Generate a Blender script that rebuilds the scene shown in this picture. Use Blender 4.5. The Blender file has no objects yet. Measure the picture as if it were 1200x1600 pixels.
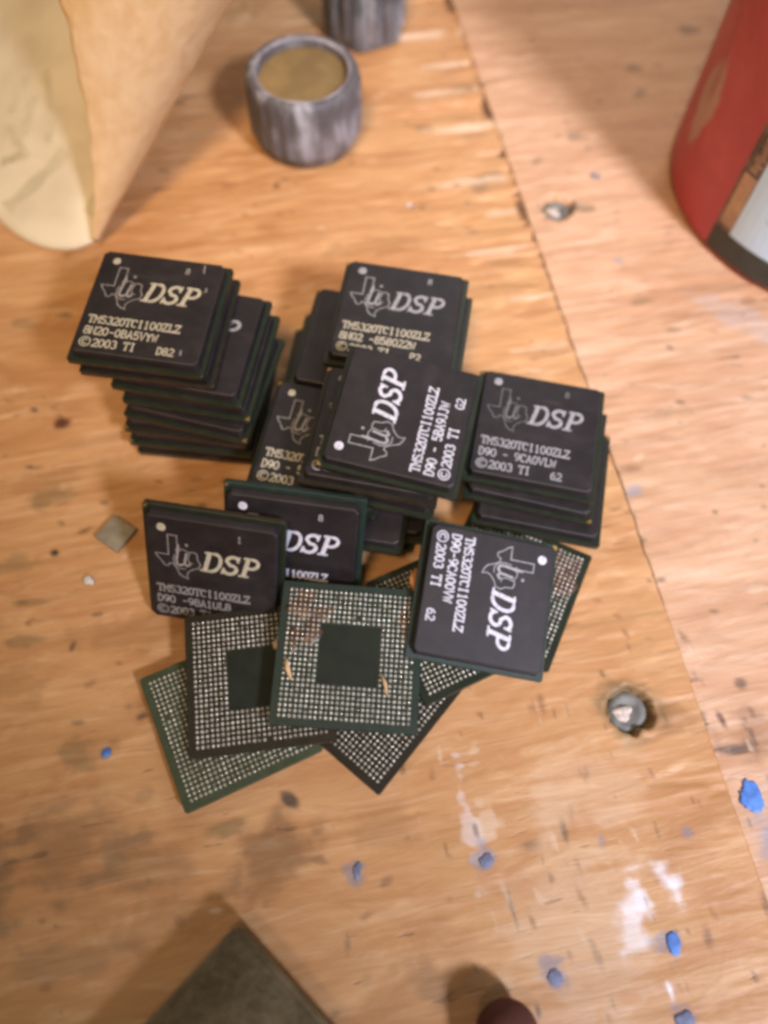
import bpy, bmesh, math, random
import numpy as np
from mathutils import Matrix, Vector

# ------------------------------------------------------------------ camera, light, exposure
sc = bpy.context.scene
MM = 0.001
cam_d = bpy.data.cameras.new('camera')
cam = bpy.data.objects.new('camera', cam_d)
sc.collection.objects.link(cam)
sc.camera = cam
cam_d.sensor_width = 36.0
cam_d.lens = 29.14                       # phone wide lens, held 14 cm above the bench
cam_d.clip_start = 0.005
cam_d.clip_end = 20.0
# 65 degrees below the horizon, rolled 3 degrees: its right, up and back axes
cr = Vector((0.99863, 0.04741, 0.02217)); cu = Vector((-0.05234, 0.90462, 0.42299)); cb = Vector((0.0, -0.42357, 0.90586))
cam.matrix_world = Matrix(((cr.x, cu.x, cb.x, 0.0), (cr.y, cu.y, cb.y, 0.0), (cr.z, cu.z, cb.z, 0.1385), (0, 0, 0, 1)))
cam_d.dof.use_dof = True
cam_d.dof.focus_distance = 0.133
cam_d.dof.aperture_fstop = 8.0

sc.view_settings.view_transform = 'Standard'
sc.view_settings.look = 'None'
sc.view_settings.exposure = 0.0
sc.view_settings.gamma = 1.0
sc.cycles.filter_width = 3.4

world = bpy.data.worlds.new('World'); sc.world = world
world.use_nodes = True
bg = world.node_tree.nodes['Background']
bg.inputs['Color'].default_value = (1.0, 0.78, 0.55, 1)
bg.inputs['Strength'].default_value = 0.145


def area_lamp(name, loc, target, size_x, size_y, power, color):
    l = bpy.data.lights.new(name, 'AREA')
    l.shape = 'RECTANGLE'; l.size = size_x; l.size_y = size_y
    l.energy = power; l.color = color
    o = bpy.data.objects.new(name, l); sc.collection.objects.link(o)
    o.location = loc
    o.rotation_euler = (Vector(target) - Vector(loc)).to_track_quat('-Z', 'Y').to_euler()
    return o


# daylight falling through a window at the right: it reaches the right half of the bench only
kl = bpy.data.lights.new('window_light', 'SPOT')
kl.energy = 38.0; kl.color = (0.82, 0.83, 1.0); kl.shadow_soft_size = 0.06
kl.spot_size = math.radians(29.0); kl.spot_blend = 0.7
ko = bpy.data.objects.new('window_light', kl); sc.collection.objects.link(ko)
ko.location = (0.36, -0.30, 0.50)
ko.rotation_euler = (Vector((0.108, 0.082, 0.0)) - ko.location).to_track_quat('-Z', 'Y').to_euler()
# paler window further along, and an added warm spot; its soft edge stands for the photographer's shadow
area_lamp('far_window_light', (0.20, 0.72, 0.60), (0.02, 0.1, 0.0), 0.40, 0.36, 1.7, (0.90, 0.95, 1.0))
rl = bpy.data.lights.new('warm_spot', 'SPOT')
rl.energy = 14.0; rl.color = (1.0, 0.68, 0.38); rl.shadow_soft_size = 0.07
rl.spot_size = math.radians(30.0); rl.spot_blend = 1.0
ro = bpy.data.objects.new('warm_spot', rl); sc.collection.objects.link(ro)
ro.location = (-0.10, -0.16, 0.62)
ro.rotation_euler = (Vector((-0.03, 0.165, 0.0)) - ro.location).to_track_quat('-Z', 'Y').to_euler()

# ------------------------------------------------------------------ helpers
COL = sc.collection


def link(name, me, mat=None, parent=None):
    o = bpy.data.objects.new(name, me)
    if mat is not None and len(me.materials) == 0:
        me.materials.append(mat)
    COL.objects.link(o)
    if parent is not None:
        o.parent = parent
    return o


def mesh(name, verts, faces, smooth=False):
    me = bpy.data.meshes.new(name)
    me.from_pydata([tuple(c * MM for c in v) for v in verts], [], faces)
    me.update()
    if smooth:
        me.polygons.foreach_set('use_smooth', [True] * len(me.polygons))
    return me


def from_bm(name, bm, smooth=False):
    bmesh.ops.recalc_face_normals(bm, faces=bm.faces[:])
    bmesh.ops.scale(bm, vec=(MM, MM, MM), verts=bm.verts[:])
    me = bpy.data.meshes.new(name)
    bm.to_mesh(me); bm.free()
    if smooth:
        me.polygons.foreach_set('use_smooth', [True] * len(me.polygons))
    return me


def tag(o, label=None, cat=None, group=None, kind=None):
    if label: o['label'] = label
    if cat: o['category'] = cat
    if group: o['group'] = group
    if kind: o['kind'] = kind
    return o


def empty(name, label, cat, group=None):
    o = bpy.data.objects.new(name, None); COL.objects.link(o)
    o.empty_display_size = 0.005
    return tag(o, label, cat, group)


# ------------------------------------------------------------------ node helpers
class NT:
    def __init__(self, name):
        self.m = bpy.data.materials.new(name); self.m.use_nodes = True
        self.t = self.m.node_tree
        self.b = self.t.nodes['Principled BSDF']

    def n(self, typ, **kw):
        nd = self.t.nodes.new(typ)
        for k, v in kw.items():
            setattr(nd, k, v)
        return nd

    def put(self, sock, v):
        if hasattr(v, 'links'):
            self.t.links.new(v, sock)
        elif isinstance(v, (tuple, list)) and len(v) == 3 and sock.type == 'RGBA':
            sock.default_value = (*v, 1)
        else:
            sock.default_value = v

    def math(self, op, a, b=0.0, clamp=False):
        nd = self.n('ShaderNodeMath', operation=op, use_clamp=clamp)
        self.put(nd.inputs[0], a); self.put(nd.inputs[1], b)
        return nd.outputs[0]

    def vmath(self, op, a, b):
        nd = self.n('ShaderNodeVectorMath', operation=op)
        self.put(nd.inputs[0], a); self.put(nd.inputs[1], b)
        return nd.outputs['Value'] if op in ('LENGTH', 'DISTANCE', 'DOT_PRODUCT') else nd.outputs[0]

    def coord(self):
        return self.n('ShaderNodeTexCoord').outputs['Object']

    def mapping(self, vec, scale=(1, 1, 1), rot=(0, 0, 0), loc=(0, 0, 0)):
        nd = self.n('ShaderNodeMapping')
        self.put(nd.inputs['Vector'], vec)
        nd.inputs['Scale'].default_value = scale
        nd.inputs['Rotation'].default_value = rot
        nd.inputs['Location'].default_value = loc
        return nd.outputs[0]

    def noise(self, vec, scale, detail=3.0, rough=0.55, dist=0.0):
        nd = self.n('ShaderNodeTexNoise')
        self.put(nd.inputs['Vector'], vec)
        nd.inputs['Scale'].default_value = scale
        nd.inputs['Detail'].default_value = detail
        nd.inputs['Roughness'].default_value = rough
        nd.inputs['Distortion'].default_value = dist
        return nd.outputs['Fac']

    def ss(self, v, a, b, lo=0.0, hi=1.0):
        nd = self.n('ShaderNodeMapRange', interpolation_type='SMOOTHSTEP')
        self.put(nd.inputs['Value'], v)
        nd.inputs['From Min'].default_value = a; nd.inputs['From Max'].default_value = b
        nd.inputs['To Min'].default_value = lo; nd.inputs['To Max'].default_value = hi
        return nd.outputs[0]

    def mix(self, f, a, b, blend='MIX'):
        nd = self.n('ShaderNodeMix', data_type='RGBA', blend_type=blend)
        self.put(nd.inputs[0], f); self.put(nd.inputs[6], a); self.put(nd.inputs[7], b)
        return nd.outputs[2]

    def bump(self, h, strength, dist):
        nd = self.n('ShaderNodeBump')
        self.put(nd.inputs['Height'], h)
        nd.inputs['Strength'].default_value = strength
        nd.inputs['Distance'].default_value = dist
        self.t.links.new(nd.outputs[0], self.b.inputs['Normal'])

    def set(self, color=None, rough=None, metal=None, spec=None):
        if color is not None: self.put(self.b.inputs['Base Color'], color)
        if rough is not None: self.put(self.b.inputs['Roughness'], rough)
        if metal is not None: self.put(self.b.inputs['Metallic'], metal)
        if spec is not None: self.put(self.b.inputs['Specular IOR Level'], spec)
        return self.m


def simple(name, color, rough=0.5, metal=0.0, spec=0.5, vary=0.15, scale=400.0):
    t = NT(name)
    nz = t.noise(t.coord(), scale, 3.0)
    f = t.ss(nz, 0.3, 0.7)
    dark = tuple(c * (1 - vary) for c in color); lite = tuple(min(1, c * (1 + vary)) for c in color)
    t.set(t.mix(f, dark, lite), t.math('ADD', t.math('MULTIPLY', nz, 0.2), rough - 0.1), metal, spec)
    return t.m


# ------------------------------------------------------------------ wood
GRAIN = math.radians(13.7)               # the face grain runs square to the seam


def wood_material(name, tint):
    """plywood face: soft blotchy streaks along the grain, open pores, wear"""
    t = NT(name)
    co = t.coord()
    g = t.mapping(co, rot=(0, 0, -GRAIN))
    gl = t.mapping(g, scale=(0.22, 1, 1))
    broad = t.noise(gl, 75, 6.0, 0.68, 1.2)
    mid = t.noise(t.mapping(g, scale=(0.17, 1, 1)), 300, 5.0, 0.68, 1.2)
    fine = t.noise(t.mapping(g, scale=(0.06, 1, 1)), 800, 3.0, 0.6)
    cloud = t.noise(t.mapping(g, scale=(0.5, 1, 1)), 60, 6.0, 0.68, 0.8)
    c = t.mix(t.ss(broad, 0.30, 0.68), tint[0], tint[1])
    c = t.mix(t.ss(mid, 0.44, 0.78, 0.0, 0.66), c, tint[2])  # pale streaks along the grain, with the sheen painted into their colour
    c = t.mix(t.ss(fine, 0.50, 0.76, 0.0, 0.32), c, tint[3])
    c = t.mix(t.ss(cloud, 0.50, 0.70, 0.0, 0.65), c, tint[4])
    c = t.mix(t.ss(cloud, 0.46, 0.30, 0.0, 0.45), c, tint[5])
    # short open pores along the grain
    pore = t.noise(t.mapping(g, scale=(0.22, 1, 1), loc=(5, 2, 0)), 620, 2.0, 0.5)
    pm = t.math('MULTIPLY', t.ss(pore, 0.66, 0.74), t.ss(t.noise(co, 45, 2.0), 0.42, 0.62))
    c = t.mix(t.math('MULTIPLY', pm, 0.5), c, (0.17, 0.085, 0.04))
    # stains, scuffs, specks and broad patches: painted wear and tone carried by the sheet itself
    at = t.n('ShaderNodeVertexColor'); at.layer_name = 'wear'
    c = t.mix(at.outputs['Alpha'], c, at.outputs['Color'])
    rough = t.math('ADD', t.math('MULTIPLY', mid, 0.25), 0.36)
    t.set(c, rough, 0.0, 0.42)
    h = t.math('ADD', t.math('MULTIPLY', fine, 0.5), t.math('ADD', mid, t.math('MULTIPLY', pm, -0.7)))
    t.bump(h, 0.65, 0.0003)
    return t.m


GREY = (0.12, 0.085, 0.05); DARK = (0.035, 0.03, 0.03); WHITE = (0.80, 0.77, 0.78); BROWN = (0.19, 0.085, 0.035)
PALE = (0.66, 0.48, 0.32); OLIVE = (0.12, 0.095, 0.04); BLUEG = (0.22, 0.25, 0.32); RUST = (0.09, 0.025, 0.015)
blobs_left = [
    (-46, 5, 15, 9, 20, GREY, 0.34, 0.55), (-34, 3, 9, 5, 0, GREY, 0.28, 0.6), (-58, 0, 12, 9, 0, GREY, 0.36, 0.6),
    (-42, -10, 12, 3, 8, GREY, 0.3, 0.5), (-14.5, 5.5, 9, 6, 40, (0.14, 0.070, 0.030), 0.62, 0.35), (-22, 9, 4, 1.6, 10, OLIVE, 0.5, 0.4),
    (-12.3, 13.6, 2.3, 1.1, -35, DARK, 0.85, 0.35), (-63, 80.2, 2.2, 1.6, 0, RUST, 0.95, 0.35), (-68.7, 82.7, 1.1, 0.8, -20, DARK, 0.8, 0.3),
    (-58.4, 53.4, 1.0, 0.9, 0, DARK, 1.0, 0.2), (-62, 64, 6, 2.4, 15, OLIVE, 0.5, 0.5), (-51.8, 36.5, 0.7, 1.4, -15, DARK, 0.8, 0.3),
    (-60, 37, 5, 1.3, 10, OLIVE, 0.45, 0.5), (-66, 50, 6, 3, 20, OLIVE, 0.45, 0.5), (-54, 58, 2.6, 0.9, 30, BROWN, 0.8, 0.4),
    (-28, 144.4, 0.8, 2.0, -15, DARK, 0.85, 0.3), (-60, 44, 4, 0.9, 8, OLIVE, 0.4, 0.4), (-47, 19, 4, 3, 0, OLIVE, 0.45, 0.5),
    (18.0, 15, 1.8, 6, 14, PALE, 0.65, 1.0), (16, 12, 1.2, 7, 12, WHITE, 0.35, 1.1), (42, 1.5, 2.6, 4.2, 20, WHITE, 0.95, 0.55),
    (47, 4.5, 2.4, 3.2, 25, WHITE, 0.95, 0.55), (41, -1.5, 2.2, 4, -12, WHITE, 0.7, 0.7), (45.5, -10, 0.6, 1.8, 20, WHITE, 0.9, 0.3),
    (52, -3.0, 1.0, 2.3, 5, BROWN, 0.75, 0.3), (31, 11, 0.7, 2.3, 12, DARK, 0.7, 0.3), (25, 9, 2.2, 1.6, 0, GREY, 0.5, 0.5),
    (22.5, 0, 0.5, 3.2, 16, DARK, 0.7, 0.3), (42.8, 30.6, 6.3, 5.9, 0, OLIVE, 0.85, 0.25), (50, 29.5, 6, 3.5, 10, BROWN, 0.42, 0.5),
    (28, 31, 0.8, 2.5, 14, BROWN, 0.7, 0.4), (35, 20, 0.7, 1.8, 12, BROWN, 0.6, 0.4), (5, 20, 0.6, 1.6, 10, DARK, 0.5, 0.4),
    (12, -11, 9, 3, 0, GREY, 0.35, 0.5), (2.1, 141.1, 0.9, 0.8, 0, WHITE, 0.8, 0.3), (7, 146, 1.2, 0.8, 0, DARK, 0.6, 0.4),
    (19, 150, 6, 3.2, 40, OLIVE, 0.55, 0.45), (13, 180, 4, 1.6, 15, OLIVE, 0.55, 0.5), (4, 165, 3, 1.2, 0, GREY, 0.5, 0.5),
    (16, 133.5, 3, 1.5, 15, BROWN, 0.4, 0.4), (-75, 103, 3, 1.2, 0, OLIVE, 0.4, 0.5), (-2, -6, 0.6, 2.2, 5, DARK, 0.4, 0.5),
    (33, -2, 14, 16, 0, PALE, 0.35, 0.5), (36, 18, 10, 9, 0, PALE, 0.25, 0.6),  # two broad, soft pale patches across the lower right
]
for (x_, y_, r_) in ((46.6, -4.2, 3.0), (28.8, -8.9, 2.6), (18.6, 6.0, 2.6), (-1.2, 3.6, 2.2), (-42.8, 19.3, 1.3), (47.5, -13.6, 2.2), (37.5, 10.0, 1.6), (51, 12, 1.2)):
    blobs_left.append((x_ - 0.4, y_ + 0.2, r_ * 0.8, r_, 15, (0.16, 0.18, 0.26), 0.55, 0.7))
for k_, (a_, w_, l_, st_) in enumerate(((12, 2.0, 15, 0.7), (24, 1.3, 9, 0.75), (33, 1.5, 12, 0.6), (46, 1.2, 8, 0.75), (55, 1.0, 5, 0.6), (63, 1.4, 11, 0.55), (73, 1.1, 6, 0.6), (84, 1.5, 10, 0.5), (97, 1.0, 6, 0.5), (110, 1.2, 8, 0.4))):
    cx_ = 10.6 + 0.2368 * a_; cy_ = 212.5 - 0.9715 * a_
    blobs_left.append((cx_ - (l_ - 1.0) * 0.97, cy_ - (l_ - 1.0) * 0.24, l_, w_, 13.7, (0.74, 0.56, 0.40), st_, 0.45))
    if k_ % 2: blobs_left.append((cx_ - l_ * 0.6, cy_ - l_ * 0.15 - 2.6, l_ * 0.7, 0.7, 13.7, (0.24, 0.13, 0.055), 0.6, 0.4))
for (x_, y_, rx_, ry_) in ((-40, 40, 16, 4), (-64, 28, 12, 4), (-30, -4, 10, 4), (4, 10, 8, 4), (-66, 66, 9, 3), (-40, 112, 14, 4), (20, 118, 12, 3), (-8, 128, 12, 3)):
    blobs_left.append((x_, y_, rx_, ry_, 12, (0.30, 0.15, 0.055), 0.38, 0.7))
blobs_right = [
    (35.6, 142.6, 5.2, 2.6, 3, (0.14, 0.14, 0.11), 0.9, 0.3), (42, 142.5, 3, 1.5, 0, OLIVE, 0.6, 0.4), (40, 165, 3.2, 2.4, 0, GREY, 0.55, 0.5),
    (56, 190, 2.5, 1.8, 0, GREY, 0.6, 0.4), (57, 181, 3.2, 1.8, 60, GREY, 0.5, 0.4), (72, 206, 4, 2.4, 0, DARK, 0.5, 0.4),
    (58, 110, 2, 1.2, 0, OLIVE, 0.4, 0.4), (52, 117, 4, 1.6, 10, OLIVE, 0.35, 0.5), (60, 25.5, 4.5, 1.6, 10, DARK, 0.8, 0.4),
    (58.5, 30, 0.8, 2.4, 25, RUST, 0.85, 0.3), (64, 28, 7, 5, 0, BROWN, 0.4, 0.5), (62.5, 36.5, 1.2, 1.2, 0, DARK, 0.65, 0.3),
    (70, 12, 9, 10, 0, BLUEG, 0.7, 0.4), (72, 38, 3, 3, 0, (0.75, 0.7, 0.68), 0.6, 0.5), (47, 72, 2.6, 1.6, 30, BLUEG, 0.6, 0.5),  # first patch: grey paint, with shade of the lower board painted in
    (46, 77, 4, 1.4, 15, BROWN, 0.5, 0.5), (55, 90, 5, 2, 10, OLIVE, 0.3, 0.5), (44, 66, 3, 1.5, 30, OLIVE, 0.5, 0.5),
    (48, 128, 1.4, 1.0, 0, BLUEG, 0.5, 0.3), (75, 112, 14, 4, -35, (0.45, 0.42, 0.42), 0.35, 0.5),
]
tint_l = ((0.44, 0.21, 0.078), (0.57, 0.315, 0.135), (0.70, 0.46, 0.25), (0.33, 0.15, 0.055), (0.38, 0.175, 0.062), (0.47, 0.27, 0.105))
tint_r = ((0.49, 0.265, 0.140), (0.61, 0.375, 0.220), (0.75, 0.545, 0.39), (0.39, 0.20, 0.105), (0.45, 0.245, 0.13), (0.54, 0.35, 0.20))  # paler and pinker than the left: cool daylight put into the colour
M_woodL = wood_material('plywood_left', tint_l)
M_woodR = wood_material('plywood_right', tint_r)
M_core = simple('plywood_core', (0.20, 0.105, 0.05), 0.8)

rng = np.random.default_rng(4)


def vnoise(x, y, seed):
    """smooth value noise"""
    r = np.random.default_rng(seed).random((256, 256))
    xi = np.floor(x).astype(int); yi = np.floor(y).astype(int)
    fx = x - xi; fy = y - yi
    fx = fx * fx * (3 - 2 * fx); fy = fy * fy * (3 - 2 * fy)
    a = r[yi % 256, xi % 256]; b = r[yi % 256, (xi + 1) % 256]; c = r[(yi + 1) % 256, xi % 256]; d = r[(yi + 1) % 256, (xi + 1) % 256]
    return (a * (1 - fx) + b * fx) * (1 - fy) + (c * (1 - fx) + d * fx) * fy


SX, SY = 10.6, 212.5                      # a point on the seam
SDX, SDY = 50.6 / 213.68, -207.6 / 213.68  # seam direction, towards the viewer
HOLES = [(42.8, 30.8, 4.2, 2.6), (35.4, 142.7, 4.0, 2.4)]


def panel(name, side, mat, parent, blobs):
    """one plywood sheet; a runs along the seam, b away from it (grain direction)"""
    al = np.concatenate([np.linspace(-260, -30, 40)[:-1], np.arange(-30, 235, 0.42), np.linspace(235, 420, 30)[1:]])
    bl = np.concatenate([np.arange(0, 130 if side < 0 else 75, 0.45), np.linspace(130 if side < 0 else 75, 330, 40)[1:]])
    A, Bb = np.meshgrid(al, bl, indexing='ij')
    edge = (vnoise(A / 2.1, A * 0, 1) - 0.5) * 0.9 + (vnoise(A / 0.8, A * 0 + 5, 2) - 0.5) * 0.5
    far = np.clip((115 - A) / 70, 0, 1)
    if side < 0:
        edge = edge * (0.25 + 1.6 * far) - 0.06
    else:
        edge = edge * 0.25 + 0.10
    off = Bb + (edge if side > 0 else -edge) * np.exp(-Bb / 4.0)
    off = np.maximum(off, 0.02)
    nx, ny = -SDY, SDX                    # to the right of the seam
    X = SX + SDX * A + side * nx * off
    Y = SY + SDY * A + side * ny * off
    gx = (X * math.cos(GRAIN) + Y * math.sin(GRAIN)); gy = (-X * math.sin(GRAIN) + Y * math.cos(GRAIN))
    Z = (vnoise(gx / 30 + 60, gy / 2.8 + 60, 3) - 0.5) * 0.34 + (vnoise(gx / 7 + 60, gy / 1.1 + 90, 4) - 0.5) * 0.24 + (vnoise(gx / 3 + 60, gy / 0.9 + 30, 5) - 0.5) * 0.10
    Z *= 0.30 + 0.70 * np.clip((Y - 20) / 60, 0, 1)
    Z -= 0.22
    if side < 0:
        # splintered veneer: short strips torn away towards the seam
        strip = vnoise(gx * 0 + 3, gy / 2.6 + 100, 7); ln = 3 + 22 * vnoise(gx * 0 + 9, gy / 2.6 + 40, 8) ** 2
        torn = np.clip((ln - Bb) / 2.0, 0, 1) * (strip > 0.52) * (0.25 + 0.75 * far)
        Z -= torn * (0.5 + 0.6 * vnoise(gx / 5 + 20, gy / 0.7 + 20, 9))
        Z += np.exp(-Bb / 2.0) * (strip < 0.4) * 0.4 * far
    else:
        Z -= 0.9 * np.clip((A - 150) / 40, 0, 1) + 0.05
    for hx, hy, hr, hd in HOLES:
        d = np.hypot(X - hx, (Y - hy)) + (vnoise(X * 0.9 + 300, Y * 0.9 + 300, 12) - 0.5) * 1.5
        k = np.clip((hr - d) / 1.1, 0, 1)
        Z -= hd * k * k * (3 - 2 * k)
        Z += 0.18 * np.exp(-((d - hr - 0.3) / 0.5) ** 2)
    # wear and tone painted on the sheet: rgb premultiplied and coverage
    wr = np.zeros(A.shape + (3,)); wa = np.zeros(A.shape)
    wob = vnoise(X / 3.5 + 200, Y / 3.5 + 200, 21) * 0.55 + vnoise(X / 1.3 + 200, Y / 1.3 + 200, 22) * 0.30 + vnoise(X / 0.6 + 200, Y / 0.6 + 200, 23) * 0.15
    wobg = vnoise(gx / 5.0 + 200, gy / 0.9 + 200, 24)
    spr = np.random.default_rng(40 + side)
    specks = []
    for q in range(400):
        sx_, sy_ = (spr.uniform(-75, 80), spr.uniform(-18, 215)) if q < 330 else (spr.uniform(6, 66), spr.uniform(-18, 48))
        sz_ = spr.uniform(0.28, 0.75) * (1.5 if spr.random() < 0.08 else 1)
        kind = spr.random()
        cl_ = DARK if kind < 0.35 else BROWN if kind < 0.7 else OLIVE if kind < 0.85 else PALE
        if sx_ > 8 and sy_ < 45:
            specks.append((sx_, sy_, sz_ * 0.8, sz_ * spr.uniform(1.6, 3.4), spr.uniform(5, 28), cl_, spr.uniform(0.25, 0.6), 0.6))
        else:
            specks.append((sx_, sy_, sz_ * spr.uniform(1, 2.6), sz_, spr.uniform(-10, 40), cl_, spr.uniform(0.25, 0.7), 0.5))
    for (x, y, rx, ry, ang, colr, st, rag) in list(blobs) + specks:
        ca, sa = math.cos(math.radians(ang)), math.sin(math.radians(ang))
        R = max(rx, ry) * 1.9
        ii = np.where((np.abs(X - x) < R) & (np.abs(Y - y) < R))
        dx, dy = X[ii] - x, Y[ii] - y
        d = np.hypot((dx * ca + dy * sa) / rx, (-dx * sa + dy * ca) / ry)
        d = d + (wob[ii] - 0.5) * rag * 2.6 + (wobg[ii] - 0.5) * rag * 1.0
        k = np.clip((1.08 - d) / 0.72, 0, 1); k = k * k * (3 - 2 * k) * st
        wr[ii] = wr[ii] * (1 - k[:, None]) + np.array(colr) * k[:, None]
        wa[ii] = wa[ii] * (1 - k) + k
    na, nb = A.shape
    co = np.stack([X, Y, Z], -1).reshape(-1, 3)
    rim = np.stack([X[:, 0], Y[:, 0], np.full(na, -9.0)], -1)
    co = np.concatenate([co, rim]) * MM
    i = np.arange((na - 1) * (nb - 1)); r, c = i // (nb - 1), i % (nb - 1)
    v0 = r * nb + c
    q = np.stack([v0, v0 + 1, v0 + nb + 1, v0 + nb], -1)
    if side > 0: q = q[:, ::-1]
    q = q[:, ::-1] if side > 0 else q
    e = np.arange(na - 1); base = na * nb
    q2 = np.stack([e * nb, (e + 1) * nb, base + e + 1, base + e], -1)
    if side < 0: q = q[:, ::-1]
    q = np.concatenate([q, q2])
    me = bpy.data.meshes.new(name)
    me.vertices.add(len(co)); me.vertices.foreach_set('co', co.ravel())
    me.loops.add(q.size); me.loops.foreach_set('vertex_index', q.ravel().astype(np.int32))
    me.polygons.add(len(q)); me.polygons.foreach_set('loop_start', np.arange(0, q.size, 4)); me.polygons.foreach_set('loop_total', np.full(len(q), 4))
    mi = np.zeros(len(q), np.int32); mi[-len(q2):] = 1
    me.materials.append(mat); me.materials.append(M_core)
    me.polygons.foreach_set('material_index', mi)
    sm = np.ones(len(q), bool); sm[-len(q2):] = False
    me.polygons.foreach_set('use_smooth', sm)
    me.update(calc_edges=True)
    wc = np.zeros((len(co), 4), np.float32)
    wa_ = wa.reshape(-1); wc[:len(wa_), :3] = wr.reshape(-1, 3) / np.maximum(wa_, 1e-4)[:, None]; wc[:len(wa_), 3] = wa_
    att = me.color_attributes.new('wear', 'FLOAT_COLOR', 'POINT'); att.data.foreach_set('color', wc.ravel())
    bm = bmesh.new(); bm.from_mesh(me); bmesh.ops.recalc_face_normals(bm, faces=bm.faces[:])
    up = sum(f.normal.z for f in list(bm.faces)[:200])
    if up < 0: bmesh.ops.reverse_faces(bm, faces=bm.faces[:])
    bm.to_mesh(me); bm.free()
    return link(name, me, None, parent)


bench = bpy.data.objects.new('workbench_top', None); COL.objects.link(bench)
tag(bench, 'worn orange plywood workbench top with a seam and paint specks', None, None, 'structure')
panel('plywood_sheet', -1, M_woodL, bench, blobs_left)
panel('plywood_sheet', 1, M_woodR, bench, blobs_right)
bb = bmesh.new(); bmesh.ops.create_cube(bb, size=1.0, matrix=Matrix.Translation((20, 110, -10.5)) @ Matrix.Diagonal((900, 900, 2.9, 1)))
link('bench_frame', from_bm('bench_frame', bb), M_core, bench)

# packed dirt a little way down the seam
sv = []
for k_ in range(61):
    a_ = -30 + 265 * k_ / 60
    for w_ in (-1.4, 1.4):
        sv.append((SX + SDX * a_ - SDY * w_, SY + SDY * a_ + SDX * w_, -0.75 - 0.5 * max(0, min(1, (a_ - 165) / 30))))
link('seam_dirt', mesh('seam_dirt', sv, [(2 * k_, 2 * k_ + 1, 2 * k_ + 3, 2 * k_ + 2) for k_ in range(60)]), simple('seam_dirt', (0.17, 0.09, 0.045), 0.9, 0, 0.2, 0.4, 300), bench)

# ------------------------------------------------------------------ chip materials
def lid_material():
    t = NT('moulded_black_lid')
    co = t.coord()
    geo = t.n('ShaderNodeObjectInfo').outputs['Random']
    off = t.n('ShaderNodeCombineXYZ'); t.put(off.inputs[0], geo); t.put(off.inputs[1], t.math('MULTIPLY', geo, 7.3))
    v = t.vmath('ADD', co, off.outputs[0])
    dust = t.noise(v, 260, 5.0, 0.7)
    c = t.mix(t.ss(dust, 0.35, 0.75), (0.011, 0.0085, 0.009), (0.021, 0.016, 0.017))
    smg = t.noise(t.mapping(v, rot=(0, 0, 0.5), scale=(0.5, 1, 1)), 170, 5.0, 0.7, 0.6)
    c = t.mix(t.ss(smg, 0.50, 0.74, 0.0, 0.5), c, (0.034, 0.028, 0.029))
    spk = t.ss(t.noise(v, 2100, 2.0), 0.74, 0.80, 0.0, 0.5)
    c = t.mix(spk, c, (0.16, 0.14, 0.12))
    sc1 = t.noise(t.mapping(v, rot=(0, 0, 0.9), scale=(0.02, 1, 1)), 700, 2.0)
    sc2 = t.noise(v, 90, 2.0)
    scr = t.math('MULTIPLY', t.ss(sc1, 0.70, 0.76), t.ss(sc2, 0.52, 0.66))
    c = t.mix(t.math('MULTIPLY', scr, 0.30), c, (0.16, 0.15, 0.16))
    t.set(c, t.math('ADD', t.math('MULTIPLY', smg, 0.34), 0.32), 0.0, 0.44)
    t.bump(t.noise(v, 5200, 2.0), 0.25, 0.00006)
    return t.m


def substrate_material(name, a, b, e1, e2):
    t = NT(name)
    co = t.coord()
    nz = t.noise(co, 500, 4.0, 0.6)
    c = t.mix(t.ss(nz, 0.35, 0.75), a, b)
    edge = t.n('ShaderNodeSeparateXYZ'); t.put(edge.inputs[0], co)
    # the routed laminate edge has its own colour
    m = t.math('MAXIMUM', t.math('ABSOLUTE', edge.outputs[0]), t.math('ABSOLUTE', edge.outputs[1]))
    k = t.math('GREATER_THAN', m, 0.01147)
    lam = t.mix(t.ss(t.noise(co, 900, 2.0), 0.4, 0.65), e1, e2)
    t.set(t.mix(k, c, lam), 0.42, 0.0, 0.45)
    return t.m


M_lid = lid_material()
M_sub = substrate_material('solder_mask_dark_green', (0.009, 0.016, 0.008), (0.017, 0.024, 0.012), (0.030, 0.021, 0.012), (0.010, 0.015, 0.008))
M_sub_green = substrate_material('solder_mask_olive_green', (0.034, 0.050, 0.024), (0.055, 0.072, 0.038), (0.060, 0.080, 0.044), (0.038, 0.052, 0.028))
M_sub_teal = substrate_material('solder_mask_teal', (0.010, 0.024, 0.018), (0.018, 0.032, 0.022), (0.012, 0.032, 0.030), (0.010, 0.022, 0.020))
M_sub_brown = substrate_material('solder_mask_brown', (0.012, 0.011, 0.006), (0.022, 0.018, 0.010), (0.040, 0.024, 0.016), (0.016, 0.012, 0.008))
M_ball = simple('solder_ball_tin', (0.95, 0.89, 0.73), 0.29, 0.97, 0.5, 0.25, 900)
M_gold = simple('gold_plating', (0.50, 0.30, 0.07), 0.5, 0.8, 0.5, 0.2, 900)
M_flux = simple('flux_residue', (0.055, 0.026, 0.009), 0.4, 0.0, 0.5, 0.5, 700)
M_void = simple('solder_mask_pad', (0.011, 0.016, 0.009), 0.6, 0.0, 0.25, 0.2, 300)


def print_material(name, col):
    t = NT(name)
    nz = t.noise(t.coord(), 1800, 4.0, 0.7)
    t.set(t.mix(t.ss(nz, 0.30, 0.62), tuple(c * 0.62 for c in col), col), 0.65, 0.0, 0.3)
    return t.m


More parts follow.
